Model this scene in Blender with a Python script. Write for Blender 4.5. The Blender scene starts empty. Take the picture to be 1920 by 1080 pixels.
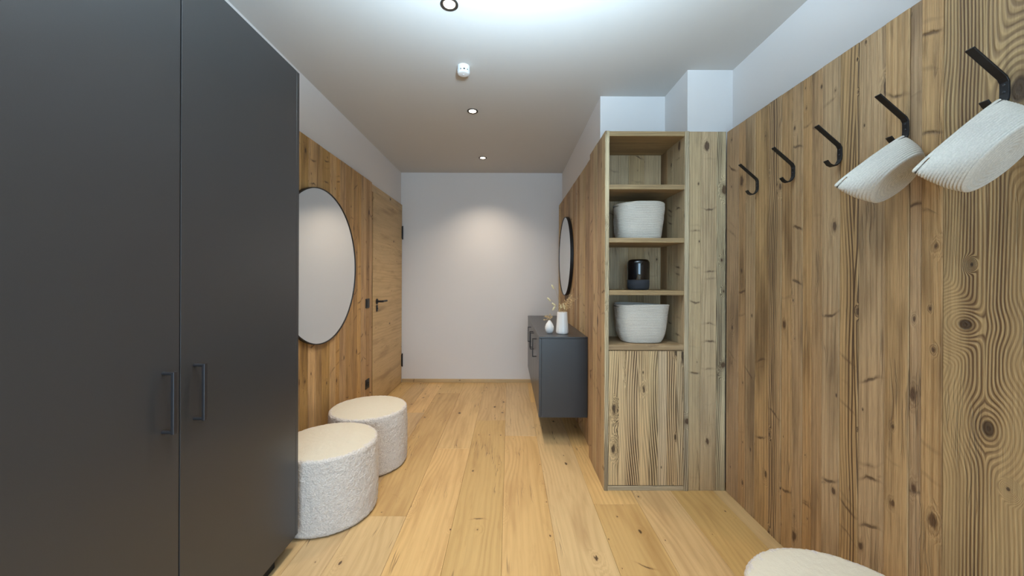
import bpy, bmesh, math, random
from mathutils import Vector, Matrix, noise
R = math.radians
C = bpy.context.scene.collection
rnd = random.Random(7)

# ------------------------------------------------------------------ camera, world, lights, exposure
cam_d = bpy.data.cameras.new('camera')
cam_d.sensor_width = 36.0
cam_d.lens = 36.0 * 693 / 1920
cam_d.shift_x = 5 / 1920
cam_d.shift_y = -15 / 1920
cam_d.clip_start = 0.02
cam = bpy.data.objects.new('camera', cam_d)
C.objects.link(cam)
cam.matrix_world = Matrix.Translation((0, 0, 1.223)) @ Matrix.Rotation(R(90), 4, 'X') @ Matrix.Rotation(R(0.22), 4, 'Z')
bpy.context.scene.camera = cam

vs = bpy.context.scene.view_settings
vs.view_transform = 'Standard'
vs.look = 'None'
vs.gamma = 1
vs.use_curve_mapping = False
vs.exposure = 0.12

world = bpy.data.worlds.new('world')
bpy.context.scene.world = world
world.use_nodes = True
wn = world.node_tree
bg = wn.nodes['Background']
sky = wn.nodes.new('ShaderNodeTexSky')
sky.sky_type = 'HOSEK_WILKIE'
sky.turbidity = 3
sky.sun_direction = Vector((0.3, 0.8, 0.6)).normalized()
wn.links.new(sky.outputs[0], bg.inputs[0])
bg.inputs[1].default_value = 1.0


def lamp(name, kind, loc, aim, power, color, **kw):
    d = bpy.data.lights.new(name, kind)
    d.energy = power
    d.color = color
    for k, v in kw.items():
        setattr(d, k, v)
    o = bpy.data.objects.new(name, d)
    C.objects.link(o)
    o.location = loc
    o.rotation_euler = (Vector(aim) - Vector(loc)).to_track_quat('-Z', 'Y').to_euler()
    return o


# daylight coming in through the glazed opening behind the photographer
DAY = (0.52, 0.77, 1.0)
lamp('daylight', 'AREA', (0.1, -2.30, 1.15), (0.1, 0, 1.20), 80, DAY, shape='RECTANGLE', size=1.7, size_y=2.1)
# cool white uplight added out of view for the bright pool on the ceiling
lamp('added_uplight', 'SPOT', (0.03, 0.90, 2.0), (0.03, 0.95, 2.5), 165, (0.60, 0.82, 1.0), spot_size=R(166), spot_blend=0.6, shadow_soft_size=0.08)
SPOT_POWER = 52
SPOT_COLOR = (1.0, 0.84, 0.66)


# ------------------------------------------------------------------ materials
class NT:
    def __init__(s, name):
        s.m = bpy.data.materials.new(name)
        s.m.use_nodes = True
        s.t = s.m.node_tree
        s.b = s.t.nodes['Principled BSDF']

    def node(s, typ, **kw):
        n = s.t.nodes.new(typ)
        for k, v in kw.items():
            setattr(n, k, v)
        return n

    def put(s, sock, v):
        if isinstance(v, bpy.types.NodeSocket):
            s.t.links.new(v, sock)
        else:
            sock.default_value = v

    def math(s, op, a, b=None, c=None, clamp=False):
        n = s.node('ShaderNodeMath', operation=op, use_clamp=clamp)
        s.put(n.inputs[0], a)
        if b is not None: s.put(n.inputs[1], b)
        if c is not None: s.put(n.inputs[2], c)
        return n.outputs[0]

    def xyz(s, x, y, z):
        n = s.node('ShaderNodeCombineXYZ')
        for i, v in enumerate((x, y, z)): s.put(n.inputs[i], v)
        return n.outputs[0]

    def noise(s, vec, scale=1.0, detail=2.0, rough=0.5):
        n = s.node('ShaderNodeTexNoise')
        s.put(n.inputs['Vector'], vec)
        n.inputs['Scale'].default_value = scale
        n.inputs['Detail'].default_value = detail
        n.inputs['Roughness'].default_value = rough
        return n.outputs['Fac']

    def step(s, v, lo, hi, a=0.0, b=1.0):
        n = s.node('ShaderNodeMapRange', interpolation_type='SMOOTHSTEP')
        s.put(n.inputs[0], v)
        for i, x in enumerate((lo, hi, a, b)): n.inputs[i + 1].default_value = x
        return n.outputs[0]

    def mix(s, f, a, b, blend='MIX'):
        n = s.node('ShaderNodeMix', data_type='RGBA', blend_type=blend)
        s.put(n.inputs[0], f)
        for sock, v in ((n.inputs[6], a), (n.inputs[7], b)):
            s.put(sock, v if isinstance(v, bpy.types.NodeSocket) else (*v[:3], 1))
        return n.outputs[2]

    def bump(s, h, strength, dist, normal=None):
        n = s.node('ShaderNodeBump')
        n.inputs['Strength'].default_value = strength
        n.inputs['Distance'].default_value = dist
        s.put(n.inputs['Height'], h)
        if normal is not None: s.put(n.inputs['Normal'], normal)
        return n.outputs[0]


def srgb(r, g, b):
    def f(c):
        c /= 255
        return c / 12.92 if c <= 0.04045 else ((c + 0.055) / 1.055) ** 2.4
    return (f(r), f(g), f(b))


WOOD_GAIN = 1.12


def wood(name, light, dark, knot=(0.03, 0.015, 0.008), freq=50, contrast=0.5, knots=0.5, stain=0.35, stain_col=None,
         var=0.2, rough=0.62, relief=0.5, fibre=0.25, spots=None, wander=0.012, sharp=2.0, lites=0.3, scars=0.04, kx=9.0, ky=6.0,
         hue=0.006, band=0.0, kr=1.0, checks=0.5, kring=0.2):
    """grain field: contours of |u - heart| joined smoothly with rings about the knots. UV = metres across / along, second UV = seed, tone"""
    light, dark, knot, stain_col = [tuple(x * WOOD_GAIN for x in c_) if c_ else None for c_ in (light, dark, knot, stain_col)]
    t = NT(name)
    uv = t.node('ShaderNodeUVMap', uv_map='UVMap')
    pd = t.node('ShaderNodeUVMap', uv_map='plank')
    s1 = t.node('ShaderNodeSeparateXYZ'); t.put(s1.inputs[0], uv.outputs[0])
    s2 = t.node('ShaderNodeSeparateXYZ'); t.put(s2.inputs[0], pd.outputs[0])
    u, v, seed, tone = s1.outputs[0], s1.outputs[1], s2.outputs[0], s2.outputs[1]
    A = lambda x, y: t.math('ADD', x, y)
    S = lambda x, y: t.math('SUBTRACT', x, y)
    X = lambda x, y: t.math('MULTIPLY', x, y)
    vv = A(v, X(seed, 7.31)) if not spots else v
    zs = X(seed, 13.7)
    N = lambda fu, fv, dz, det=2.0, ro=0.5: t.noise(t.xyz(X(u, fu), X(vv, fv), A(zs, dz)), 1.0, det, ro)
    slow = S(N(5.0, 0.9, 0.0, 1.0), 0.5)
    mid = S(N(30.0, 5.0, 1.0), 0.5)
    tiny = S(N(120.0, 30.0, 3.0), 0.5)
    wnd = S(t.noise(t.xyz(0.3, X(vv, 0.8), zs), 1.0, 2.0), 0.5)
    heart = X(wnd, wander * 3)
    if not spots:
        heart = A(heart, X(S(t.math('FRACT', X(seed, 5.77)), 0.5), 0.05 if band else 0.12))
    du = t.math('ABSOLUTE', S(u, heart))
    f0 = A(A(A(du, X(slow, wander * 4)), X(mid, 0.0035)), 0.035)
    if spots:
        fk = None
        for (ku, kv, ka, kb) in spots:
            aa = t.math('DIVIDE', S(u, ku), ka)
            bb = t.math('DIVIDE', S(v, kv), kb)
            d = X(t.math('SQRT', A(X(aa, aa), X(bb, bb))), 0.020)
            fk = d if fk is None else t.math('SMOOTH_MIN', fk, d, 0.004)
        core = t.step(A(fk, X(mid, 0.012)), 0.008, 0.019, 1.0, 0.0)
        fkk = fk
    else:
        vo = t.node('ShaderNodeTexVoronoi', feature='F1', voronoi_dimensions='2D')
        t.put(vo.inputs['Vector'], t.xyz(A(X(u, kx), X(seed, 31.0)), X(vv, ky), 0.0))
        vo.inputs['Scale'].default_value = 1.0
        cs = t.node('ShaderNodeSeparateColor'); t.put(cs.inputs[0], vo.outputs['Color'])
        gate = t.math('LESS_THAN', cs.outputs[0], knots)
        size = A(X(X(cs.outputs[1], cs.outputs[1]), 1.1), 0.22)
        dk = A(t.math('DIVIDE', vo.outputs['Distance'], size), A(X(mid, 0.28), X(tiny, 0.22)))
        dk = A(dk, X(S(1.0, gate), 2.0))
        core = t.step(dk, 0.09 * kr, 0.16 * kr, 1.0, 0.0)
        fkk = X(dk, kring)
    F = t.math('SMOOTH_MIN', f0, fkk, 0.035)
    w1 = t.math('SINE', X(F, freq * 6.2832))
    w1 = t.math('POWER', A(X(w1, 0.5), 0.5), sharp)
    w2 = X(A(t.math('SINE', X(F, freq * 2.71 * 6.2832)), 1.0), 0.25)
    near = t.step(du, 0.012, band, 1.0, 0.45) if band else t.step(N(12.0, 1.0, 6.0, 1.0), 0.35, 0.65, 0.35, 1.0)
    rings = X(A(w1, X(w2, 0.4)), near)
    fib = N(420.0, 9.0, 0.0, 3.0, 0.65)
    fib2 = N(110.0, 1.6, 4.0, 3.0, 0.6)
    st = N(11.0, 1.6, 5.0, 3.0, 0.55)
    st2 = N(26.0, 3.4, 9.0, 4.0, 0.65)
    lite = N(34.0, 0.7, 12.0, 2.0, 0.5)
    # short scars lying nearly square across the board
    sn = S(t.math('FRACT', X(seed, 17.3)), 0.5)
    vc = t.node('ShaderNodeTexVoronoi', feature='F1', voronoi_dimensions='3D')
    bend = X(X(t.math('MULTIPLY', u, u), 600.0), S(t.math('FRACT', A(X(seed, 29.0), X(vv, 1.7))), 0.5))
    t.put(vc.inputs['Vector'], t.xyz(X(u, 8.0), A(A(X(vv, 42.0), X(X(u, 60.0), sn)), A(bend, X(mid, 1.0))), X(seed, 23.0)))
    vc.inputs['Scale'].default_value = 1.0
    cc = t.node('ShaderNodeSeparateColor'); t.put(cc.inputs[0], vc.outputs['Color'])
    scar = t.step(A(vc.outputs['Distance'], X(tiny, 0.25)), 0.08, 0.30, 1.0, 0.0)
    scar = X(scar, t.math('LESS_THAN', cc.outputs[0], scars))
    ck = t.noise(t.xyz(A(X(u, 60.0), X(mid, 2.0)), X(vv, 1.3), A(zs, 2.0)), 1.0, 1.0)
    crk = t.step(t.math('ABSOLUTE', S(ck, 0.5)), 0.0, 0.018, 1.0, 0.0)
    crk = X(crk, t.step(N(9.0, 2.4, 15.0, 1.0), 0.56, 0.66))
    col = t.mix(t.math('MULTIPLY', rings, contrast, clamp=True), light, dark)
    col = t.mix(X(t.step(fib, 0.42, 0.72), fibre), col, dark)
    col = t.mix(X(t.step(fib2, 0.45, 0.75), fibre * 1.2), col, dark)
    col = t.mix(X(t.step(lite, 0.5, 0.72), lites), col, tuple(min(1.0, x * 1.3) for x in light))
    col = t.mix(X(t.step(st, 0.48, 0.75), stain), col, stain_col or dark)
    col = t.mix(X(t.step(st2, 0.55, 0.78), stain * 0.8), col, stain_col or dark)
    soft = t.step(A(vc.outputs['Distance'], X(mid, 0.3)), 0.15, 0.55, 1.0, 0.0)
    col = t.mix(X(X(soft, t.math('LESS_THAN', cc.outputs[0], scars)), 0.35), col, stain_col or dark)
    col = t.mix(X(scar, 0.75), col, knot)
    col = t.mix(X(crk, checks), col, knot)
    halo = t.step(fkk, 0.015, 0.035, 1.0, 0.0) if spots else t.step(dk, 0.12 * kr, 0.34 * kr, 1.0, 0.0)
    col = t.mix(X(halo, 0.4 if not spots else 0.15), col, stain_col or dark)
    col = t.mix(X(core, 0.88), col, knot)
    hs = t.node('ShaderNodeHueSaturation')
    t.put(hs.inputs['Color'], col)
    t.put(hs.inputs['Value'], A(X(tone, var * 2), 1 - var))
    t.put(hs.inputs['Hue'], A(0.5, X(S(t.math('FRACT', X(seed, 3.3)), 0.5), hue)))
    t.put(hs.inputs['Saturation'], A(0.9, X(t.math('FRACT', X(seed, 9.1)), 0.18)))
    t.put(t.b.inputs['Base Color'], hs.outputs[0])
    t.b.inputs['Roughness'].default_value = rough
    h = A(X(rings, -0.6), X(fib, -0.5))
    h = A(h, X(st2, 0.8))
    h = S(h, A(A(X(crk, 0.8), X(scar, 0.8)), X(core, 0.5)))
    t.put(t.b.inputs['Normal'], t.bump(h, relief, 0.0015))
    return t.m


def plain(name, col, rough=0.5, metal=0.0, grain=0.0, gscale=200.0, bump=0.0, bdist=0.001, bscale=60.0, spec=0.5, coat=0.0, emit=None, estr=0.0):
    t = NT(name)
    tc = t.node('ShaderNodeTexCoord').outputs['Object']
    if grain:
        n = t.noise(tc, gscale, 3.0, 0.6)
        c = t.mix(n, tuple(x * (1 - grain) for x in col), tuple(min(1, x * (1 + grain)) for x in col))
        t.put(t.b.inputs['Base Color'], c)
    else:
        t.b.inputs['Base Color'].default_value = (*col, 1)
    t.b.inputs['Roughness'].default_value = rough
    t.b.inputs['Metallic'].default_value = metal
    t.b.inputs['Specular IOR Level'].default_value = spec
    t.b.inputs['Coat Weight'].default_value = coat
    if bump:
        t.put(t.b.inputs['Normal'], t.bump(t.noise(tc, bscale, 4.0, 0.6), bump, bdist))
    if emit:
        t.b.inputs['Emission Color'].default_value = (*emit, 1)
        t.b.inputs['Emission Strength'].default_value = estr
    return t.m


M = {}
M['plaster'] = plain('plaster', srgb(224, 220, 218), 0.9, bump=0.15, bdist=0.0008, bscale=120, grain=0.01, gscale=3)
M['anthracite'] = plain('anthracite', srgb(57, 57, 59), 0.31, grain=0.16, gscale=700, bump=0.15, bdist=0.0003, bscale=900, spec=0.5)
M['shaded_ceiling_paint'] = plain('shaded_ceiling_paint', srgb(200, 197, 193), 0.9, bump=0.15, bdist=0.0008, bscale=120)  # darker than the plaster: part of the ceiling's shade is put into its colour
M['dark_gap'] = plain('dark_gap', srgb(22, 21, 20), 0.8)
M['gunmetal'] = plain('gunmetal', srgb(74, 74, 78), 0.38, metal=0.7)
M['black_steel'] = plain('black_steel', srgb(34, 33, 35), 0.42, metal=0.35, grain=0.15, gscale=90, bump=0.12, bdist=0.0006, bscale=160)
M['black_plastic'] = plain('black_plastic', srgb(30, 30, 31), 0.45)
M['gloss_black'] = plain('gloss_black', srgb(10, 10, 13), 0.06, coat=0.6)
M['speaker_cloth'] = plain('speaker_cloth', srgb(42, 44, 50), 0.85, grain=0.4, gscale=600, bump=0.4, bdist=0.0008, bscale=900)
M['white_ceramic'] = plain('white_ceramic', srgb(236, 234, 232), 0.35)
M['white_plastic'] = plain('white_plastic', srgb(232, 232, 232), 0.4)
M['mirror_glass'] = plain('mirror_glass', (0.86, 0.88, 0.88), 0.015, metal=1.0)
M['ring_metal'] = plain('ring_metal', srgb(60, 55, 50), 0.4, metal=0.5)
M['lamp_lens'] = plain('lamp_lens', (1, 1, 1), 0.4, emit=(1.0, 0.86, 0.66), estr=9.0)
M['dry_stem'] = plain('dry_stem', srgb(196, 168, 124), 0.8)
M['dry_flower'] = plain('dry_flower', srgb(226, 198, 150), 0.9, grain=0.3, gscale=200)
M['dry_pod'] = plain('dry_pod', srgb(222, 212, 170), 0.9, grain=0.15, gscale=120)
M['grass'] = plain('grass', srgb(90, 130, 60), 0.9, grain=0.5, gscale=20)
M['dark_wood_edge'] = plain('dark_wood_edge', srgb(70, 50, 30), 0.8)


def boucle(name, col):
    t = NT(name)
    tc = t.node('ShaderNodeTexCoord').outputs['Object']
    vo = t.node('ShaderNodeTexVoronoi', feature='SMOOTH_F1'); vo.inputs['Scale'].default_value = 150; t.put(vo.inputs['Vector'], tc)
    n = t.noise(tc, 150, 4.0, 0.7)
    c = t.mix(t.step(vo.outputs['Distance'], 0.25, 0.9), col, tuple(x * 0.76 for x in col))
    t.put(t.b.inputs['Base Color'], c)
    t.b.inputs['Roughness'].default_value = 1.0
    t.b.inputs['Sheen Weight'].default_value = 0.15
    h = t.math('SUBTRACT', n, vo.outputs['Distance'])
    t.put(t.b.inputs['Normal'], t.bump(h, 0.7, 0.006))
    return t.m


M['boucle'] = boucle('boucle', srgb(220, 212, 205))
M['boucle_top'] = plain('boucle_top', srgb(214, 206, 188), 1.0, grain=0.04, gscale=60, bump=0.5, bdist=0.003, bscale=160)


def rope(name, col):
    t = NT(name)
    tc = t.node('ShaderNodeTexCoord').outputs['Object']
    n = t.noise(tc, 260, 3.0, 0.6)
    c = t.mix(t.step(n, 0.35, 0.65), tuple(x * 0.86 for x in col), col)
    t.put(t.b.inputs['Base Color'], c)
    t.b.inputs['Roughness'].default_value = 0.95
    t.put(t.b.inputs['Normal'], t.bump(n, 0.6, 0.002))
    return t.m


M['rope'] = rope('cotton_rope', srgb(214, 206, 194))

KN = srgb(74, 50, 30)
M['old_pine'] = wood('old_pine', srgb(180, 147, 106), srgb(96, 68, 42), knot=KN, stain_col=srgb(90, 66, 42), freq=50, contrast=0.28, knots=0.26, stain=0.72, var=0.13, relief=1.3, fibre=0.42, wander=0.008, scars=0.05, kr=0.85, kx=13, ky=7)
M['old_pine_strong'] = wood('old_pine_strong', srgb(182, 148, 104), srgb(76, 52, 32), knot=KN, stain_col=srgb(92, 68, 44), freq=80, contrast=1.0, knots=0.26, stain=0.45, var=0.10, relief=1.0, fibre=0.32, wander=0.020, scars=0.03, band=0.045, kr=0.8, kx=12, ky=6)
M['wide_pine'] = wood('wide_pine', srgb(178, 146, 102), srgb(88, 60, 36), knot=srgb(50, 32, 20), stain_col=srgb(100, 72, 46), freq=122, contrast=1.0, stain=0.35, var=0.1, relief=1.4, fibre=0.25, wander=0.013, scars=0.0, checks=0.1,
                      spots=[(0.045, 1.105, 0.024, 0.021), (-0.006, 0.837, 0.020, 0.034), (-0.062, 1.70, 0.026, 0.05), (-0.045, 0.70, 0.006, 0.008), (0.030, 1.27, 0.005, 0.008)], sharp=1.2)
M['warm_pine'] = wood('warm_pine', srgb(194, 156, 104), srgb(112, 78, 44), knot=KN, stain_col=srgb(106, 76, 44), freq=60, contrast=0.4, knots=0.28, stain=0.75, var=0.18, relief=1.3, fibre=0.45, wander=0.01, scars=0.05, kr=0.8, kx=13, ky=7)
M['grey_pine'] = wood('grey_pine', srgb(188, 162, 122), srgb(114, 90, 62), knot=KN, stain_col=srgb(128, 106, 78), freq=60, contrast=0.25, knots=0.2, stain=0.5, var=0.10, relief=1.3, fibre=0.3, wander=0.008, scars=0.09, kr=0.7, kx=13, ky=7)
M['shelf_pine'] = wood('shelf_pine', srgb(168, 142, 104), srgb(94, 72, 48), stain_col=srgb(90, 70, 50), freq=80, contrast=0.5, knots=0.1, stain=0.5, var=0.14, relief=0.7, fibre=0.4, scars=0.0)
M['brushed_pine'] = wood('brushed_pine', srgb(212, 184, 142), srgb(66, 46, 28), knot=srgb(52, 36, 22), stain_col=srgb(140, 114, 82), freq=78, contrast=1.0, knots=0.34, stain=0.45, var=0.08, relief=1.0, fibre=0.15, scars=0.0, wander=0.020, sharp=1.2, checks=0.1, kx=13.0, ky=4.5)
M['dark_strip'] = wood('dark_strip', srgb(214, 196, 162), srgb(78, 64, 48), knot=KN, stain_col=srgb(90, 72, 54), freq=105, contrast=1.0, knots=0.3, stain=0.3, var=0.1, relief=1.0, fibre=0.25, scars=0.0, wander=0.018, sharp=0.6)
M['oak_floor'] = wood('oak_floor', srgb(200, 168, 118), srgb(160, 124, 78), knot=srgb(62, 42, 26), stain_col=srgb(158, 122, 78), freq=30, contrast=0.36, knots=0.15, stain=0.5, var=0.12, rough=0.42, relief=0.15, fibre=0.14, wander=0.05, kx=12.0, ky=7.0, sharp=1.6, hue=0.004, scars=0.003, kr=0.62, checks=0.8, lites=0.12)
M['oak_door'] = wood('oak_door', srgb(192, 162, 112), srgb(150, 118, 72), knot=srgb(74, 50, 30), stain_col=srgb(134, 104, 64), freq=30, contrast=0.35, knots=0.16, stain=0.6, var=0.05, rough=0.5, relief=0.12, fibre=0.2, wander=0.03, kx=9.0, ky=6, scars=0.01, kr=0.7, checks=0.2)


# ------------------------------------------------------------------ mesh helpers
def link(name, bm, mat, parent=None, smooth=False, loc=None):
    me = bpy.data.meshes.new(name)
    bm.to_mesh(me); bm.free()
    if smooth:
        for p in me.polygons: p.use_smooth = True
    if mat is not None:
        for mm in (mat if isinstance(mat, (list, tuple)) else [mat]):
            me.materials.append(mm)
    o = bpy.data.objects.new(name, me)
    C.objects.link(o)
    if parent is not None:
        o.parent = parent
        o.matrix_parent_inverse = Matrix.Identity(4)
        # geometry is written in world metres: shift into the parent's frame
        me.transform(Matrix.Translation(-world_of(parent)))
    return o


def world_of(o):
    v = Vector((0, 0, 0))
    while o is not None:
        v += Vector(o.location)
        o = o.parent
    return v


def tag(o, label=None, cat=None, group=None, kind=None):
    if label: o['label'] = label
    if cat: o['category'] = cat
    if group: o['group'] = group
    if kind: o['kind'] = kind
    return o


def empty(name, loc, label, cat, group=None):
    o = bpy.data.objects.new(name, None)
    C.objects.link(o)
    o.location = loc
    o.empty_display_size = 0.05
    return tag(o, label, cat, group)


def box(bm, x0, x1, y0, y1, z0, z1, bev=0.0, seg=1):
    g = bmesh.ops.create_cube(bm, size=1.0)
    vs_ = g['verts']
    for v in vs_:
        v.co = Vector(((x0 + x1) / 2 + v.co.x * (x1 - x0), (y0 + y1) / 2 + v.co.y * (y1 - y0), (z0 + z1) / 2 + v.co.z * (z1 - z0)))
    if bev:
        es = list({e for v in vs_ for e in v.link_edges})
        bmesh.ops.bevel(bm, geom=es, offset=bev, segments=seg, affect='EDGES', profile=0.5)


def boxo(name, b, mat, parent=None, bev=0.0, seg=1):
    bm = bmesh.new()
    box(bm, *b, bev=bev, seg=seg)
    return link(name, bm, mat, parent)


def plank(name, b, axis, mat, parent, seed=None, tone=None, bev=0.0012, flip=False):
    """one board: chamfered box with metre UVs (across, along) and its own seed and tone"""
    x0, x1, y0, y1, z0, z1 = b
    seed = rnd.random() if seed is None else seed
    tone = rnd.random() if tone is None else tone
    bm = bmesh.new()
    box(bm, *b, bev=bev)
    bm.normal_update()
    uvl = bm.loops.layers.uv.new('UVMap')
    pdl = bm.loops.layers.uv.new('plank')
    cen = Vector(((x0 + x1) / 2, (y0 + y1) / 2, (z0 + z1) / 2))
    for f in bm.faces:
        n = f.normal
        an = max(range(3), key=lambda i: abs(n[i]))
        for l in f.loops:
            c = l.vert.co
            if an == axis:
                a, bb = [i for i in range(3) if i != axis]
                l[uvl].uv = (c[a] - cen[a], c[bb])
            else:
                a = [i for i in range(3) if i not in (axis, an)][0]
                l[uvl].uv = (c[a] - cen[a], c[axis])
            l[pdl].uv = (seed, tone)
    return link(name, bm, mat, parent)


def lathe(bm, prof, cx, cy, n=48, z0=0.0, cap=True):
    """prof: list of (r, z) bottom to top; faces outward"""
    rings = []
    for r, z in prof:
        rings.append([bm.verts.new((cx + r * math.cos(2 * math.pi * i / n), cy + r * math.sin(2 * math.pi * i / n), z0 + z)) for i in range(n)])
    for a, b in zip(rings, rings[1:]):
        for i in range(n):
            bm.faces.new((a[i], a[(i + 1) % n], b[(i + 1) % n], b[i]))
    if cap:
        bm.faces.new(list(reversed(rings[0])))
        bm.faces.new(rings[-1])
    return rings


def tube(bm, pts, rad, n=8):
    pts = [Vector(p) for p in pts]
    rs = rad if isinstance(rad, (list, tuple)) else [rad] * len(pts)
    rings = []
    up = Vector((0, 0, 1))
    for i, p in enumerate(pts):
        d = (pts[min(i + 1, len(pts) - 1)] - pts[max(i - 1, 0)]).normalized()
        a = d.cross(up)
        if a.length < 1e-3: a = d.cross(Vector((1, 0, 0)))
        a.normalize()
        b = d.cross(a).normalized()
        rings.append([bm.verts.new(p + rs[i] * (math.cos(2 * math.pi * k / n) * a + math.sin(2 * math.pi * k / n) * b)) for k in range(n)])
    for a, b in zip(rings, rings[1:]):
        for i in range(n):
            bm.faces.new((a[i], a[(i + 1) % n], b[(i + 1) % n], b[i]))
    bm.faces.new(list(reversed(rings[0]))); bm.faces.new(rings[-1])


def finish(bm):
    bmesh.ops.recalc_face_normals(bm, faces=bm.faces[:])


# ------------------------------------------------------------------ room shell
YB, YF = -2.35, 4.41          # back wall, far wall
ZC = 2.5
XL = -1.295                   # white left wall
XR = 1.35                     # white right wall
XH = 0.627                    # white corridor wall (right)
PX = 1.262                    # face of the right-hand boarding
LX = -1.257                   # face of the left-hand boarding

floor = tag(boxo('floor', (XL, XR, YB, YF, -0.06, -0.016), M['dark_gap']), kind='structure')
ceiling = tag(boxo('ceiling', (XL - .1, XR + .1, YB - .1, YF + .1, ZC, ZC + .08), M['shaded_ceiling_paint']), kind='structure')
wall_left = tag(boxo('wall_left', (XL - .1, XL, YB - .1, YF + .1, -0.06, ZC), M['plaster']), kind='structure')
wall_right = tag(boxo('wall_right', (XR, XR + .1, YB - .1, 2.6, -0.06, ZC), M['plaster']), kind='structure')
wall_far = tag(boxo('wall_far', (XL, XH, YF, YF + .1, -0.06, ZC), M['plaster']), kind='structure')
wall_corridor = tag(boxo('wall_corridor', (XH, XR + .1, 2.565, YF + .1, -0.06, ZC), M['plaster']), kind='structure')
wall_pilaster = tag(boxo('wall_pilaster', (1.076, XR, 2.24, 2.565, -0.06, ZC), M['plaster']), kind='structure')
bm = bmesh.new()
WX0, WX1, WZ = -0.75, 0.95, 2.2
box(bm, XL, WX0, YB - .1, YB, -0.06, ZC); box(bm, WX1, XR, YB - .1, YB, -0.06, ZC); box(bm, WX0, WX1, YB - .1, YB, WZ, ZC)
wall_back = tag(link('wall_back', bm, M['plaster']), kind='structure')
bm = bmesh.new()
for b in ((WX0, WX0 + .07, WZ), (WX1 - .07, WX1, WZ), (0.065, 0.135, WZ)):
    box(bm, b[0], b[1], YB - .08, YB - .02, 0, b[2])
box(bm, WX0, WX1, YB - .08, YB - .02, WZ - .07, WZ); box(bm, WX0, WX1, YB - .08, YB - .02, -0.02, .05)
tag(link('window_1', bm, M['black_plastic']), kind='structure')
tag(boxo('ground', (-12, 12, -30, YB - .12, -0.3, -0.2), M['grass']), kind='structure')

# floor boards: one object each
seams = [-1.293, -1.118, -0.942, -0.775, -0.527, -0.280, -0.029, 0.218, 0.466, 0.713, 0.945, 1.19, 1.348]
joints = {3: [1.911, 3.98], 4: [0.35, 2.68], 5: [1.0, 3.22], 6: [-.4, 2.9], 7: [1.42, 3.7], 8: [-.2, 2.02], 9: [1.2], 10: [-.8], 11: [.9], 0: [1.4, 3.2], 1: [.4, 2.6], 2: [1.3, 3.4]}
for i in range(len(seams) - 1):
    ys = [YB] + sorted(joints.get(i, [])) + [YF]
    for a, b in zip(ys, ys[1:]):
        if seams[i] > 0.65: b = min(b, 2.55)
        if a > 2.5 and seams[i] > 0.65: continue
        plank('floor_plank', (seams[i] + .0004, seams[i + 1] - .0004, a + .0004, b - .0004, -0.016, 0.0), 1, M['oak_floor'], floor, bev=0.0009)

# right-hand boarding
ZP = 2.088
ss = [1361.7, 1384, 1397, 1415, 1441, 1465, 1485, 1504, 1521, 1541, 1574, 1609, 1659, 1705, 1727, 1768]   # joints read off the photograph along one level
ss = [874.6 / (q - 955) for q in ss] + [.880, .80, .74, .66, .60, .52, .43, .33, .25, .15, .06, -.05, -.14, -.22, -.33, -.45, -.58, -.70]
kinds = 'nnnnsnnnnnsnnnnwnnsnnnsnnsnnnsnnn'
ys = [(a, b, k) for a, b, k in zip(ss, ss[1:], kinds)]
tones = [.35, .6, .3, .62, .6, .5, .42, .55, .25, .5, .45, .62, .55, .62, .6, .55]
for k, (a, b, kind) in enumerate(ys):
    mt = {'n': M['old_pine'], 's': M['old_pine_strong'], 'w': M['wide_pine']}[kind]
    off = rnd.uniform(-.0015, .0015)
    plank('plank', (PX + off, XR - .004, b + .0005, a - .0005, 0.0, ZP), 2, mt, wall_right, seed=(k * .618) % 1, tone=tones[k] if k < 16 else None, bev=0.0018)

# boarding between the bookcase and the right wall
fx = [(1.046, 1.114, 'grey_pine', .55), (1.114, 1.207, 'grey_pine', .6), (1.207, 1.260, 'dark_strip', .5)]
for a, b, mt, tn in fx:
    plank('plank', (a + .0005, b - .0005, 2.152, 2.235, 0.0, 2.092), 2, M[mt], wall_pilaster, tone=tn, bev=0.0018)

# corridor boarding on the right
y = 4.36
k = 0
ends = [4.405]
while ends[-1] > 2.62:
    ends.append(ends[-1] - rnd.choice([.07, .09, .12, .15]))
ends[-1] = 2.57
for a, b in zip(ends, ends[1:]):
    off = rnd.uniform(-.0015, .0015)
    plank('plank', (0.589 + off, XH - .002, b + .0005, a - .0005, 0.0, 2.112), 2, rnd.choice([M['old_pine'], M['grey_pine'], M['old_pine_strong'], M['old_pine']]), wall_corridor, bev=0.0018)

# left boarding
ends = [3.375]
lw = [.055, .075, .065, .05, .07, .085, .06, .075, .10, .06, .09, .11, .07, .10, .085, .09, .07, .10, .09, .12, .1, .1, .1]
for w_ in lw:
    if ends[-1] - w_ > 1.72: ends.append(ends[-1] - w_)
ends.append(1.681)
for a, b in zip(ends, ends[1:]):
    off = rnd.uniform(-.0015, .0015)
    plank('plank', (XL + .003, LX + off, b + .0005, a - .0005, 0.0, 2.110), 2, M['warm_pine'], wall_left, bev=0.0018)

plank('baseboard_far', (-1.276, 0.588, YF - .016, YF - .001, 0.0, 0.042), 0, M['oak_door'], None, tone=.4)
tag(bpy.data.objects['baseboard_far'], kind='structure')

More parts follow.
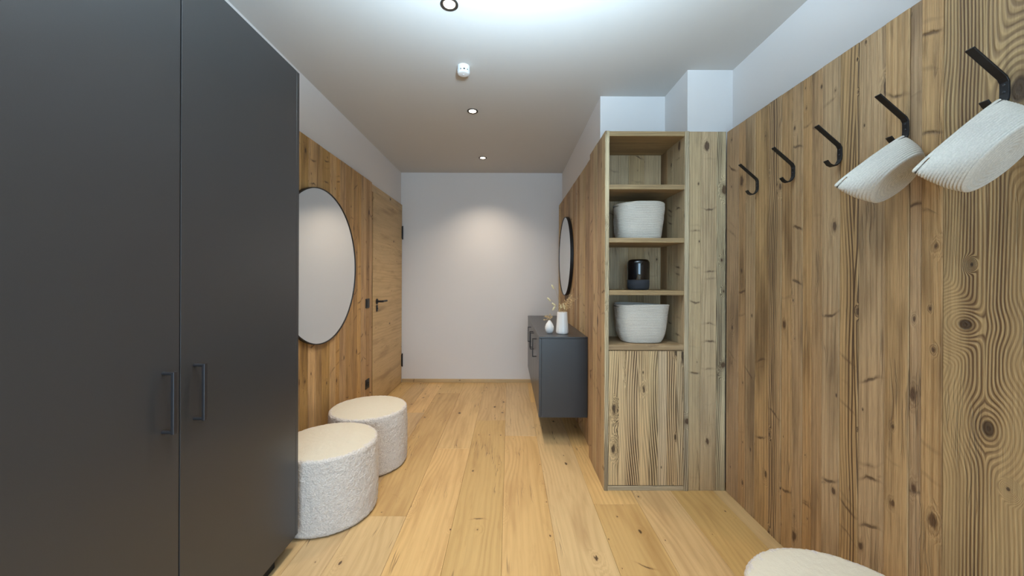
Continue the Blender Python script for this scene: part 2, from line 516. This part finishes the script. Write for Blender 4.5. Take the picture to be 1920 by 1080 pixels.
# ------------------------------------------------------------------ door at the end of the left wall
DX = -1.279
door = plank('door_1', (XL + .002, DX - .004, 3.377, 4.405, 0.0, 2.112), 1, M['oak_door'], None, tone=.35)
tag(door, kind='structure')
plank('door_frame', (DX - .004, DX, 3.377, 4.40, 2.045, 2.112), 1, M['oak_door'], door, tone=.45)
leaf = plank('door_leaf', (DX - .004, DX + .002, 3.462, 4.388, 0.008, 2.043), 1, M['oak_door'], door, seed=.37, tone=.55)
plank('door_jamb', (DX - .004, DX + .001, 3.384, 3.412, 0.0, 2.043), 2, M['warm_pine'], door, tone=.35)
plank('door_jamb', (DX - .004, DX - .001, 3.419, 3.452, 0.0, 2.043), 2, M['warm_pine'], door, tone=.25)
boxo('door_gap', (DX - .0042, DX - .0036, 3.377, 3.462, 0.0, 2.043), M['dark_wood_edge'], door)
for z0, z1 in ((1.70, 1.86), (0.19, 0.345)):
    bm = bmesh.new()
    tube(bm, [(DX + .009, 4.393, z0), (DX + .009, 4.393, z1)], .0075, 12)
    box(bm, DX, DX + .006, 4.372, 4.393, z0 + .01, z1 - .01)
    link('hinge', bm, M['black_plastic'], door)
hy = 3.56
bm = bmesh.new()
tube(bm, [(DX + .002, hy, 1.012), (DX + .010, hy, 1.012)], .026, 24)
tube(bm, [(DX + .010, hy, 1.012), (DX + .050, hy, 1.012), (DX + .056, hy + .012, 1.012), (DX + .056, hy + .13, 1.012)], [.010, .010, .0105, .0095], 14)
link('door_handle', bm, M['black_plastic'], door)
bm = bmesh.new()
box(bm, DX + .002, DX + .010, hy - .018, hy + .018, .915, .975, .006, 2)
tube(bm, [(DX + .010, hy, .945), (DX + .014, hy, .945)], .009, 14)
link('key_plate', bm, M['black_plastic'], door)

# ------------------------------------------------------------------ switch and socket
def wall_plate(name, y, z, label, cat, socket):
    t = empty(name, (LX, y, z), label, cat)
    boxo('cover_plate', (LX, LX + .008, y - .041, y + .041, z - .041, z + .041), M['black_plastic'], t, .002, 2)
    if socket:
        bm = bmesh.new()
        n = 28
        for (r0, r1, xa, xb) in ((.0215, .0215, .0125, .005), (.0215, .0, .005, .005)):
            pass
        tube(bm, [(LX + .0085, y, z), (LX + .0125, y, z)], .026, n)
        link('socket_ring', bm, M['black_plastic'], t)
        bm = bmesh.new()
        tube(bm, [(LX + .0126, y, z), (LX + .0130, y, z)], .0205, n)
        o = link('socket_well', bm, M['dark_gap'], t)
        bm = bmesh.new()
        for dy in (-.0095, .0095):
            tube(bm, [(LX + .0130, y + dy, z), (LX + .0134, y + dy, z)], .003, 10)
        for dz in (-.018, .018):
            box(bm, LX + .0130, LX + .0150, y - .003, y + .003, z + dz - .002, z + dz + .002)
        link('contact', bm, M['gunmetal'], t)
    else:
        boxo('rocker', (LX + .0082, LX + .012, y - .030, y + .030, z - .030, z + .030), M['black_plastic'], t, .0015, 1)
    return t


wall_plate('light_switch', 3.27, 1.012, 'black square light switch on the boarding left of the oak door', 'light switch', False)
wall_plate('power_socket', 3.27, 0.300, 'black square power socket low on the boarding behind the white pouf', 'power socket', True)

# ------------------------------------------------------------------ round mirrors
def round_mirror(x, y, z, r, side, depth, label, rim):
    """side +1: faces +x, -1: faces -x"""
    t = empty('round_mirror', (x, y, z - r), label, 'mirror')
    n = 128
    bm = bmesh.new()
    prof = [(r - rim, 0.0), (r, 0.0), (r, depth), (r - rim, depth), (r - rim, depth - .004)]
    rings = [[bm.verts.new((x + side * d, y + q * math.cos(2 * math.pi * i / n), z + q * math.sin(2 * math.pi * i / n))) for i in range(n)] for q, d in prof]
    rings.append(rings[0])
    for a, b in zip(rings, rings[1:]):
        for i in range(n): bm.faces.new((a[i], a[(i + 1) % n], b[(i + 1) % n], b[i]))
    finish(bm)
    link('mirror_frame', bm, M['black_steel'], t)
    bm = bmesh.new()
    a = [bm.verts.new((x + side * .002, y + (r - rim) * math.cos(2 * math.pi * i / n), z + (r - rim) * math.sin(2 * math.pi * i / n))) for i in range(n)]
    b = [bm.verts.new((x + side * (depth - .004), y + (r - rim) * math.cos(2 * math.pi * i / n), z + (r - rim) * math.sin(2 * math.pi * i / n))) for i in range(n)]
    bm.faces.new(a); bm.faces.new(list(reversed(b)))
    for i in range(n): bm.faces.new((a[i], a[(i + 1) % n], b[(i + 1) % n], b[i]))
    finish(bm)
    link('mirror_pane', bm, M['mirror_glass'], t)
    return t


round_mirror(LX + .003, 2.459, 1.308, .513, 1, .020, 'large round mirror in a thin black frame on the left boarding beside the wardrobe', .006)
round_mirror(.585, 3.775, 1.466, .398, -1, .028, 'smaller round black-framed mirror on the right boarding above the floating sideboard', .006)

# ------------------------------------------------------------------ wardrobe
WF = -0.955
w = empty('wardrobe', (WF - .15, .8, 0), 'tall anthracite wardrobe with plain doors and bar handles along the left', 'wardrobe')
ZB, ZT = 0.068, 2.155
boxo('carcass', (XL + .002, WF - .021, -.70, 1.655, ZB + .002, ZT), M['anthracite'], w)
boxo('side_panel', (XL + .002, WF - .001, 1.6575, 1.6785, ZB + .002, ZT + .001), M['anthracite'], w, .001)
boxo('plinth', (XL + .01, -.990, -.68, 1.566, 0.0, ZB + .001), M['dark_gap'], w)


def bar_handle(name, parent, mat, base, out, zc, h, post, bar_w, bar_t):
    """square-ish bar on two round posts. base=(x,y) at the door face; out = signed stand-off in x"""
    x, y = base
    bm = bmesh.new()
    s = 1 if out > 0 else -1
    xo = x + out
    box(bm, min(xo, xo - s * bar_t), max(xo, xo - s * bar_t), y - bar_w / 2, y + bar_w / 2, zc - h / 2, zc + h / 2, .0015, 2)
    for z in (zc - h / 2 + post, zc + h / 2 - post):
        tube(bm, [(x, y, z), (xo - s * bar_t, y, z)], post, 14)
    return link(name, bm, mat, parent)


for (a, b, hy_) in ((1.0745, 1.655, 1.122), (.4935, 1.0705, 1.020), (-.0875, .4895, .035), (-.6985, -.0915, -.15)):
    d = boxo('wardrobe_door', (WF - .019, WF, a, b, ZB, ZT), M['anthracite'], w, .0012, 2)
    bar_handle('handle', d, M['gunmetal'], (WF, hy_), .036, .880, .172, .005, .013, .009)

# ------------------------------------------------------------------ poufs
tex1 = bpy.data.textures.new('loops', 'VORONOI'); tex1.noise_scale = .010; tex1.noise_intensity = 1.0
tex2 = bpy.data.textures.new('tufts', 'CLOUDS'); tex2.noise_scale = .02; tex2.noise_depth = 2


def pouf(x, y, label, r=.245, h=.372):
    t = empty('pouf', (x, y, 0), label, 'pouf')
    rr = .016
    prof = [(r - .012, .004), (r - .003, .012)]
    m = 46
    for i in range(1, m): prof.append((r + .004 * math.sin(math.pi * i / m), .012 + (h - .012 - rr) * i / m))
    for i in range(0, 5):
        a = math.pi / 2 * i / 5
        prof.append((r - rr + rr * math.cos(a), h - rr + rr * math.sin(a)))
    prof.append((r - rr - .01, h - .001))
    bm = bmesh.new()
    n = 240
    lathe(bm, prof, x, y, n=n)
    rg = random.Random(int((x + 3) * 100 + y * 10))
    for v in bm.verts:
        c = v.co
        d = Vector((c.x - x, c.y - y, 0))
        if d.length < 1e-4: continue
        dn = d.normalized()
        k = noise.noise(c * 55) * .6 + noise.noise(c * 130) * .8 + noise.noise(c * 9) * .5 + rg.uniform(-.5, .5)
        v.co += dn * k * .0034 + Vector((0, 0, noise.noise(c * 90 + Vector((5, 5, 5))) * .002))
    link('cover', bm, M['boucle'], t, smooth=True)
    bm = bmesh.new()
    prof = [(r - .006, h - .012), (r - .008, h - .003)]
    for i in range(0, 24):
        q = i / 24
        prof.append(((r - .012) * (1 - q) + .0, h - .001 + .009 * (1 - (1 - q) ** 2)))
    rings = lathe(bm, prof, x, y, n=200, cap=True)
    for v in bm.verts:
        k = noise.noise(v.co * 60) + .8 * noise.noise(v.co * 140)
        v.co.z += k * .0012
        if (Vector((v.co.x - x, v.co.y - y))).length > r - .015:
            d = Vector((v.co.x - x, v.co.y - y, 0)).normalized()
            v.co += d * rg.uniform(-.002, .002)
    link('seat_top', bm, M['boucle_top'], t, smooth=True)
    return t


pouf(-.957, 1.968, 'round white boucle pouf half hidden by the dark wardrobe, nearer of the left pair')
pouf(-.938, 2.478, 'round white boucle pouf below the big mirror, farther of the left pair')
pouf(.893, .945, 'round white boucle pouf under the coat hooks, cut off at bottom right')

# ------------------------------------------------------------------ floating sideboard
SX, SY0, SY1, SZ0, SZ1 = .222, 2.757, 4.395, .198, .800
sb = empty('sideboard', (.40, 3.5, SZ0), 'wall-hung anthracite sideboard with bar handles under the smaller mirror', 'sideboard')
boxo('top_board', (SX, .586, SY0, SY1, SZ1 - .012, SZ1), M['anthracite'], sb, .001)
boxo('side_panel', (SX + .0205, .586, SY0, SY0 + .018, SZ0, SZ1 - .0135), M['anthracite'], sb, .0008)
boxo('carcass', (SX + .0205, .586, SY0 + .0185, SY1, SZ0 + .001, SZ1 - .0130), M['anthracite'], sb)
sm = [SY0, 3.065, 3.39, 3.715, SY1]
hs_ = [3.02, 3.345, 3.435, 3.76]
for i in range(4):
    d = boxo('cabinet_door', (SX + .001, SX + .0195, sm[i] + .0015, sm[i + 1] - .0015, SZ0, SZ1 - .015), M['anthracite'], sb, .0008)
    bar_handle('handle', d, M['black_steel'], (SX + .001, hs_[i]), -.034, .672, .152, .0040, .010, .007)

# vases
v1 = empty('vase', (.322, 2.955, SZ1), 'small egg-shaped white vase on the sideboard, left of the tall one', 'vase')
bm = bmesh.new()
prof = [(.018, 0.0), (.024, .004), (.031, .018), (.0355, .036), (.035, .050), (.029, .070), (.018, .088), (.010, .098), (.0085, .102), (.0065, .101), (.0065, .085)]
lathe(bm, prof, .322, 2.955, 40, SZ1)
link('body', bm, M['white_ceramic'], v1, smooth=True)
v2 = empty('vase', (.420, 2.925, SZ1), 'tall faceted white vase with dried flowers on the sideboard', 'vase')
bm = bmesh.new()
n = 14
prof = [(.040, 0.0), (.0475, .006), (.0495, .018), (.040, .168), (.0385, .172), (.035, .171), (.035, .12)]
lathe(bm, prof, .420, 2.925, n, SZ1)
link('body', bm, M['white_ceramic'], v2)


def sprig(bm_s, bm_f, p0, p1, p2, count, spread, size, rg, stem_r=.0009):
    pts = []
    for i in range(7):
        q = i / 6
        pts.append(Vector(p0) * (1 - q) ** 2 + Vector(p1) * 2 * q * (1 - q) + Vector(p2) * q * q)
    tube(bm_s, pts, stem_r, 5)
    for k in range(count):
        q = rg.uniform(.55, 1.0)
        c = Vector(p0) * (1 - q) ** 2 + Vector(p1) * 2 * q * (1 - q) + Vector(p2) * q * q
        e = c + Vector((rg.gauss(0, spread), rg.gauss(0, spread), rg.gauss(0, spread * .8)))
        tube(bm_s, [c, (c + e) / 2 + Vector((0, 0, .002)), e], .0004, 3)
        g = bmesh.ops.create_icosphere(bm_f, subdivisions=1, radius=size * rg.uniform(.6, 1.2))
        for v in g['verts']: v.co = v.co * rg.uniform(.8, 1.1) + e


def pod(bm_f, p, d, length, r):
    d = Vector(d).normalized()
    g = bmesh.ops.create_uvsphere(bm_f, u_segments=10, v_segments=8, radius=1)
    q = Vector((0, 0, 1)).rotation_difference(d).to_matrix()
    for v in g['verts']: v.co = Vector(p) + q @ Vector((v.co.x * r, v.co.y * r, v.co.z * length / 2))


rg = random.Random(3)
f2 = empty('dried_flowers', (.420, 2.925, SZ1 + .13), 'spray of dried flowers and bunny-tail grass standing in the tall vase', 'dried flowers')
bs, bf = bmesh.new(), bmesh.new()
bx_, by_, bz_ = .420, 2.925, SZ1 + .125
for (dx, dy, dz, n_, sp) in ((.055, -.01, .15, 46, .012), (.085, .02, .185, 40, .012), (.040, .02, .12, 34, .012), (.100, -.01, .155, 30, .010), (.065, .0, .10, 24, .010), (.01, .01, .13, 14, .008), (-.02, -.01, .12, 14, .008), (-.03, .02, .10, 10, .008)):
    sprig(bs, bf, (bx_ + dx * .1, by_, bz_), (bx_ + dx * .3, by_ + dy * .5, bz_ + dz * .6), (bx_ + dx, by_ + dy, bz_ + dz), n_, sp, .0030, rg)
for (dx, dz, sx, sz) in ((-.105, .145, -.5, .55), (-.066, .105, .5, -.4), (-.065, .075, .45, .8), (-.075, .245, -.4, .8)):
    p2_ = (bx_ + dx, by_ + .01, bz_ + dz)
    tube(bs, [(bx_ - .004, by_, bz_), (bx_ + dx * .35, by_, bz_ + dz * .55), (bx_ + dx * .75, by_ + .008, bz_ + dz * .95), p2_], .0008, 5)
    bp = bmesh.new(); pod(bp, p2_, (sx, 0, sz), .040, .0075); link('seed_head', bp, M['dry_pod'], f2, smooth=True)
for (dx, dz) in ((-.012, .09), (.006, .10), (.016, .085)):
    p2_ = (bx_ + dx, by_ - .01, bz_ + dz)
    tube(bs, [(bx_ + dx * .4, by_, bz_), p2_], .001, 5)
    bp = bmesh.new(); pod(bp, p2_, (dx * 2, 0, 1), .036, .004); link('seed_head', bp, M['dry_pod'], f2, smooth=True)
link('stems', bs, M['dry_stem'], f2)
tag(link('blossoms', bf, M['dry_flower'], f2), kind='stuff')
f1 = empty('dried_flowers', (.322, 2.955, SZ1 + .09), 'short tuft of pale dried flowers in the small egg-shaped vase', 'dried flowers')
bs, bf = bmesh.new(), bmesh.new()
for (dx, dz, n_) in ((-.036, .045, 22), (-.018, .055, 14), (.004, .06, 10), (.018, .05, 12), (.012, .035, 10), (-.048, .012, 8)):
    sprig(bs, bf, (.322, 2.955, SZ1 + .088), (.322 + dx * .3, 2.955, SZ1 + .088 + .03), (.322 + dx, 2.955 - .005, SZ1 + .09 + dz), n_, .006, .0028, rg)
link('stems', bs, M['dry_stem'], f1)
tag(link('blossoms', bf, M['dry_flower'], f1), kind='stuff')

# ------------------------------------------------------------------ bookcase
BY = 2.151
BX0, BX1 = .554, 1.044
IX0, IX1 = .579, 1.018
BK = 2.486
ZTOP = 2.093
bc = empty('bookcase', (.80, 2.33, 0), 'tall open bookcase of reclaimed boards with a cupboard below, at the corridor corner', 'bookcase')
plank('side_plank', (BX0, BX0 + .024, BY, 2.225, 0, ZTOP), 2, M['grey_pine'], bc, tone=.6)
plank('side_plank', (BX0 + .001, BX0 + .024, 2.226, 2.345, 0, ZTOP), 2, M['old_pine'], bc, tone=.5)
plank('side_plank', (BX0, BX0 + .024, 2.346, 2.445, 0, ZTOP), 2, M['grey_pine'], bc, tone=.45)
plank('side_plank', (BX0 + .001, BX0 + .024, 2.446, 2.560, 0, ZTOP), 2, M['old_pine'], bc, tone=.4)
plank('side_strip', (BX0 + .002, BX0 + .0245, BY - .004, BY - .0002, 0, ZTOP), 2, M['dark_strip'], bc, tone=.7)
plank('side_strip', (IX1 + .0002, BX1 - .001, BY - .004, BY - .0002, 0, ZTOP), 2, M['dark_strip'], bc, tone=.5)
plank('side_panel', (IX1, BX1 - .001, BY, 2.30, .0, ZTOP), 2, M['grey_pine'], bc, tone=.55)
plank('side_panel', (IX1, BX1 - .001, 2.301, 2.39, .0, ZTOP), 2, M['grey_pine'], bc, tone=.65)
plank('side_panel', (IX1, BX1 - .001, 2.391, 2.56, .0, ZTOP), 2, M['old_pine_strong'], bc, tone=.35)
xs = [IX0, .632, .745, .800, .905, IX1]
for a, b in zip(xs, xs[1:]):
    plank('back_plank', (a + .0003, b - .0003, BK, 2.51, .02, ZTOP - .025), 2, M['grey_pine'], bc, tone=rnd.uniform(.15, .7))
plank('top_board', (IX0, IX1, BY, BK, ZTOP - .029, ZTOP - .001), 0, M['shelf_pine'], bc, tone=.4)
for z, th in ((1.782, .028), (1.471, .027), (1.165, .027), (.847, .030)):
    plank('shelf', (IX0 + .0003, IX1 - .0003, BY + .001, BK, z - th, z), 0, M['shelf_pine'], bc, tone=rnd.uniform(.4, .7))
plank('bottom_rail', (BX0 + .0245, IX1, BY, BY + .02, 0.0, .026), 0, M['dark_strip'], bc, tone=.2)
dr = boxo('cupboard_door', (IX0 + .002, IX1 - .002, BY + .012, BY + .03, .030, .813), M['dark_wood_edge'], bc)
xs = [IX0 + .002, .640, .680, .762, .815, .868, .920, .978, IX1 - .002]
for a, b in zip(xs, xs[1:]):
    plank('plank', (a + .0002, b - .0002, BY + .001, BY + .012, .030, .813), 2, M['brushed_pine'], dr, tone=rnd.uniform(.3, .75), bev=.0006)


# ------------------------------------------------------------------ rope baskets
def basket(rimC, rimL, rimW, baseC, baseL, baseW, coils, label, group, power=2.5, bulge=.12, bcoils=9, wob=.0, wall=.006, slit=.42, rounded=.75, taper=1.2):
    """lofted coil by coil from the rim oval to the base oval. L, W: half-axis vectors"""
    rimC, rimL, rimW, baseC, baseL, baseW = [Vector(v) for v in (rimC, rimL, rimW, baseC, baseL, baseW)]
    low = baseC if baseC.z < rimC.z else rimC
    t = empty('rope_basket', tuple(baseC), label, 'basket', group)
    n = 96
    sub = 4
    nrm = rimL.cross(rimW).normalized()

    def sup(a):
        c, s = math.cos(a), math.sin(a)
        p = 2 / power
        return math.copysign(abs(c) ** p, c), math.copysign(abs(s) ** p, s)

    def section(q, off):
        # q 0 rim .. 1 base edge
        cc = rimC.lerp(baseC, q)
        k = q
        shrink = (1 - (max(0, q - rounded) / (1 - rounded)) ** 2 * bulge) if q > rounded else 1
        L = rimL.lerp(baseL, k ** taper) * shrink
        W = rimW.lerp(baseW, k ** .85) * shrink
        out = []
        for i in range(n):
            a = 2 * math.pi * i / n
            c, s = sup(a)
            d = L * c + W * s
            dn = d.normalized()
            p = cc + d + dn * off
            if wob:
                p += (baseC - rimC).normalized() * wob * math.sin(2 * a + .6) * (1 - q) + dn * wob * noise.noise(p * 18)
            out.append(p)
        return out

    bm = bmesh.new()
    rows = []
    total = coils * sub
    for j in range(total + 1):
        q = j / total
        ph = (j % sub) / sub
        off = .0028 * math.sin(math.pi * ph) ** .6
        rows.append([bm.verts.new(p) for p in section(q, off)])
    inner = []
    for j in range(0, total + 1, 2):
        q = j / total
        inner.append([bm.verts.new(p) for p in section(min(q, .985), -wall)])
    sl_row = set(range(sub + 1, sub + 3))

    def in_slit(i):
        a = (i + .5) / n * 2 * math.pi
        d0 = abs((a + math.pi) % (2 * math.pi) - math.pi)
        return d0 < slit or abs(d0 - math.pi) < slit
    for j in range(total):
        for i in range(n):
            if j in sl_row and in_slit(i): continue
            bm.faces.new((rows[j][i], rows[j][(i + 1) % n], rows[j + 1][(i + 1) % n], rows[j + 1][i]))
    for j in range(len(inner) - 1):
        for i in range(n):
            if j in (sub // 2,) and in_slit(i): continue
            bm.faces.new((inner[j][i], inner[j + 1][i], inner[j + 1][(i + 1) % n], inner[j][(i + 1) % n]))
    for i in range(n):
        bm.faces.new((rows[0][i], inner[0][i], inner[0][(i + 1) % n], rows[0][(i + 1) % n]))
    # inner bottom
    bm.faces.new(inner[-1])
    link('woven_wall', bm, M['rope'], t, smooth=True)
    # base: concentric coils
    bm = bmesh.new()
    last = [v for v in section(1.0, 0)]
    bn = (baseC - rimC).normalized()
    bnn = baseL.cross(baseW).normalized()
    if bnn.dot(bn) < 0: bnn = -bnn
    rr = []
    tot = bcoils * 4
    for j in range(tot):
        q = 1 - j / tot
        off = .0016 * math.sin(math.pi * ((j % 4) / 4)) if j else 0
        rr.append([bm.verts.new(baseC + (p - baseC) * q + bnn * off) for p in last])
    for a, b in zip(rr, rr[1:]):
        for i in range(n):
            bm.faces.new((a[i], a[(i + 1) % n], b[(i + 1) % n], b[i]))
    bm.faces.new(rr[-1])
    finish(bm)
    link('woven_base', bm, M['rope'], t, smooth=True)
    return t


basket((.805, 2.31, 1.471 + .222), (.150, .0, -.004), (0, .115, 0), (.802, 2.31, 1.4735), (.130, 0, 0), (0, .10, 0), 22,
       'white coiled rope basket on the shelf above the black speaker', 'rope baskets', power=2.8, wob=.006, bulge=.06)
basket((.815, 2.29, .847 + .232), (.158, .0, -.002), (0, .115, 0), (.812, 2.29, .8495), (.132, 0, 0), (0, .10, 0), 24,
       'white coiled rope basket on the lowest open shelf under the black speaker', 'rope baskets', power=2.8, wob=.004, bulge=.16, rounded=.7)

# hooks
HY = [1.879, 1.641, 1.409, 1.175, .940]
hl = ['black bent steel coat hook nearest the bookcase, hanging empty', 'empty black steel coat hook, second from the bookcase',
      'empty black steel coat hook, middle one of five', 'black steel coat hook that carries the smaller rope basket', 'black steel coat hook that carries the larger rope basket, nearest the camera']


def coat_hook(y, label):
    t = empty('coat_hook', (PX, y, 1.66), label, 'coat hook', 'row of coat hooks on the right boarding')
    prof = [(.094, 1.815), (.010, 1.742), (.004, 1.730), (.0035, 1.700), (.005, 1.686), (.012, 1.672), (.022, 1.664), (.034, 1.662), (.046, 1.667), (.058, 1.682)]
    wd, th = .0095, .0024
    bm = bmesh.new()
    rings = []
    for i, (o, z) in enumerate(prof):
        a = Vector(prof[max(i - 1, 0)]); b = Vector(prof[min(i + 1, len(prof) - 1)])
        d = (b - a).normalized()
        nn = Vector((d.y, -d.x))
        ring = []
        for (sy, sn) in ((-1, -1), (1, -1), (1, 1), (-1, 1)):
            q = Vector((o, z)) + nn * th * sn
            ring.append(bm.verts.new((PX - q.x, y + sy * wd, q.y)))
        rings.append(ring)
    for a, b in zip(rings, rings[1:]):
        for i in range(4): bm.faces.new((a[i], a[(i + 1) % 4], b[(i + 1) % 4], b[i]))
    bm.faces.new(list(reversed(rings[0]))); bm.faces.new(rings[-1])
    finish(bm)
    bmesh.ops.bevel(bm, geom=[e for e in bm.edges if e.calc_face_angle(0) > .8], offset=.0007, segments=1, affect='EDGES')
    link('hook_bar', bm, M['black_steel'], t)
    for z in (1.724, 1.706):
        bm = bmesh.new()
        tube(bm, [(PX - .0055, y, z), (PX - .0078, y, z)], [.0034, .0022], 12)
        link('screw', bm, M['gunmetal'], t)
    return t


for y_, l_ in zip(HY, hl): coat_hook(y_, l_)


def hung(E1, E2, base, bL, bW, thick, label, coils, bc):
    E1, E2 = Vector(E1), Vector(E2)
    c = (E1 + E2) / 2
    L = (E1 - E2) / 2
    W = Vector(bW).normalized() * thick
    basket(c, L, W, base, bL, bW, coils, label, 'rope baskets', power=2.15, bulge=.05, bcoils=bc, wall=.004, slit=.8, rounded=.6, taper=2.0)


hung((1.234, 1.162, 1.680), (1.017, 1.158, 1.524), (1.170, 1.112, 1.530), (.074, -.004, .048), (-.033, -.050, .042), .013,
     'smaller white rope basket hung tilted on the fourth hook, left of the other hung basket', 13, 7)
hung((1.226, .928, 1.680), (1.012, .930, 1.502), (1.172, .876, 1.520), (.084, -.006, .056), (-.038, -.058, .050), .015,
     'larger white rope basket hung tilted on the nearest hook at the right edge', 16, 8)

# ------------------------------------------------------------------ smart speaker
sx, sy, sz = .795, 2.28, 1.165
sp = empty('smart_speaker', (sx, sy, sz), 'black cylindrical speaker with glossy top on the middle shelf', 'speaker')
bm = bmesh.new()
lathe(bm, [(.050, 0.0), (.060, .004), (.064, .014), (.0655, .030), (.0655, .062)], sx, sy, 64, sz)
link('cloth_base', bm, M['speaker_cloth'], sp, smooth=True)
bm = bmesh.new()
lathe(bm, [(.0655, .0625), (.0660, .0635), (.0660, .160), (.0645, .172), (.060, .181), (.052, .1865), (.046, .187), (.044, .1855), (.01, .1855)], sx, sy, 64, sz)
link('glossy_shell', bm, M['gloss_black'], sp, smooth=True)
bm = bmesh.new()
lathe(bm, [(.0445, .1857), (.0445, .1868), (.0425, .1868), (.0425, .1857)], sx, sy, 48, sz, cap=False)
link('top_ring', bm, M['speaker_cloth'], sp)

# ------------------------------------------------------------------ ceiling fittings
dl = [(1.712, 'recessed ceiling spotlight at the top edge of the picture, nearest the camera'),
      (2.796, 'recessed ceiling spotlight just beyond the smoke detector, middle of the row'),
      (3.865, 'recessed ceiling spotlight nearest the far white wall'),
      (.63, None), (-.45, None)]
for y_, lab in dl:
    x_ = -.283
    if lab:
        t = empty('ceiling_spotlight', (x_, y_, ZC), lab, 'ceiling light', 'recessed ceiling spotlights')
        bm = bmesh.new()
        n = 48
        rings = lathe(bm, [(.041, -.0002), (.041, -.004), (.038, -.006), (.029, -.0035), (.027, -.0002)], x_, y_, n, ZC, cap=False)
        finish(bm)
        link('trim_ring', bm, M['ring_metal'], t, smooth=True)
        bm = bmesh.new()
        lathe(bm, [(.027, -.0003), (.0262, -.0030), (.018, -.0048), (.004, -.0055)], x_, y_, n, ZC, cap=True)
        finish(bm)
        link('lamp_lens', bm, M['lamp_lens'], t, smooth=True)
    lamp('spot_lamp', 'SPOT', (x_, y_, ZC - .012), (x_, y_, 0), SPOT_POWER, SPOT_COLOR, spot_size=R(118), spot_blend=1.0, shadow_soft_size=0.02)

sdx, sdy = -.279, 2.215
sd = empty('smoke_detector', (sdx, sdy, ZC), 'small round white smoke detector on the ceiling between two spotlights', 'smoke detector')
bm = bmesh.new()
lathe(bm, [(.037, .0), (.037, -.026)], sdx, sdy, 48, ZC)
finish(bm)
link('base', bm, M['white_plastic'], sd, smooth=False)
bm = bmesh.new()
lathe(bm, [(.0345, -.026), (.0345, -.034)], sdx, sdy, 48, ZC, cap=False)
finish(bm)
link('vent_gap', bm, M['dark_gap'], sd)
bm = bmesh.new()
for k in range(10):
    a = 2 * math.pi * (k + .35) / 10
    c = Vector((sdx + .0355 * math.cos(a), sdy + .0355 * math.sin(a), ZC - .030))
    r_ = Matrix.Rotation(a, 3, 'Z')
    g = bmesh.ops.create_cube(bm, size=1)
    for v in g['verts']: v.co = c + r_ @ Vector((v.co.x * .003, v.co.y * (.012 if k % 3 else .018), v.co.z * .0085))
link('vent_rib', bm, M['white_plastic'], sd)
bm = bmesh.new()
lathe(bm, [(.037, -.034), (.0375, -.038), (.034, -.045), (.027, -.0475), (.004, -.048)], sdx, sdy, 48, ZC)
finish(bm)
link('cap', bm, M['white_plastic'], sd, smooth=True)
bm = bmesh.new()
lathe(bm, [(.006, -.0482), (.0055, -.0498), (.002, -.0502)], sdx, sdy, 24, ZC)
finish(bm)
link('test_button', bm, M['white_plastic'], sd, smooth=True)
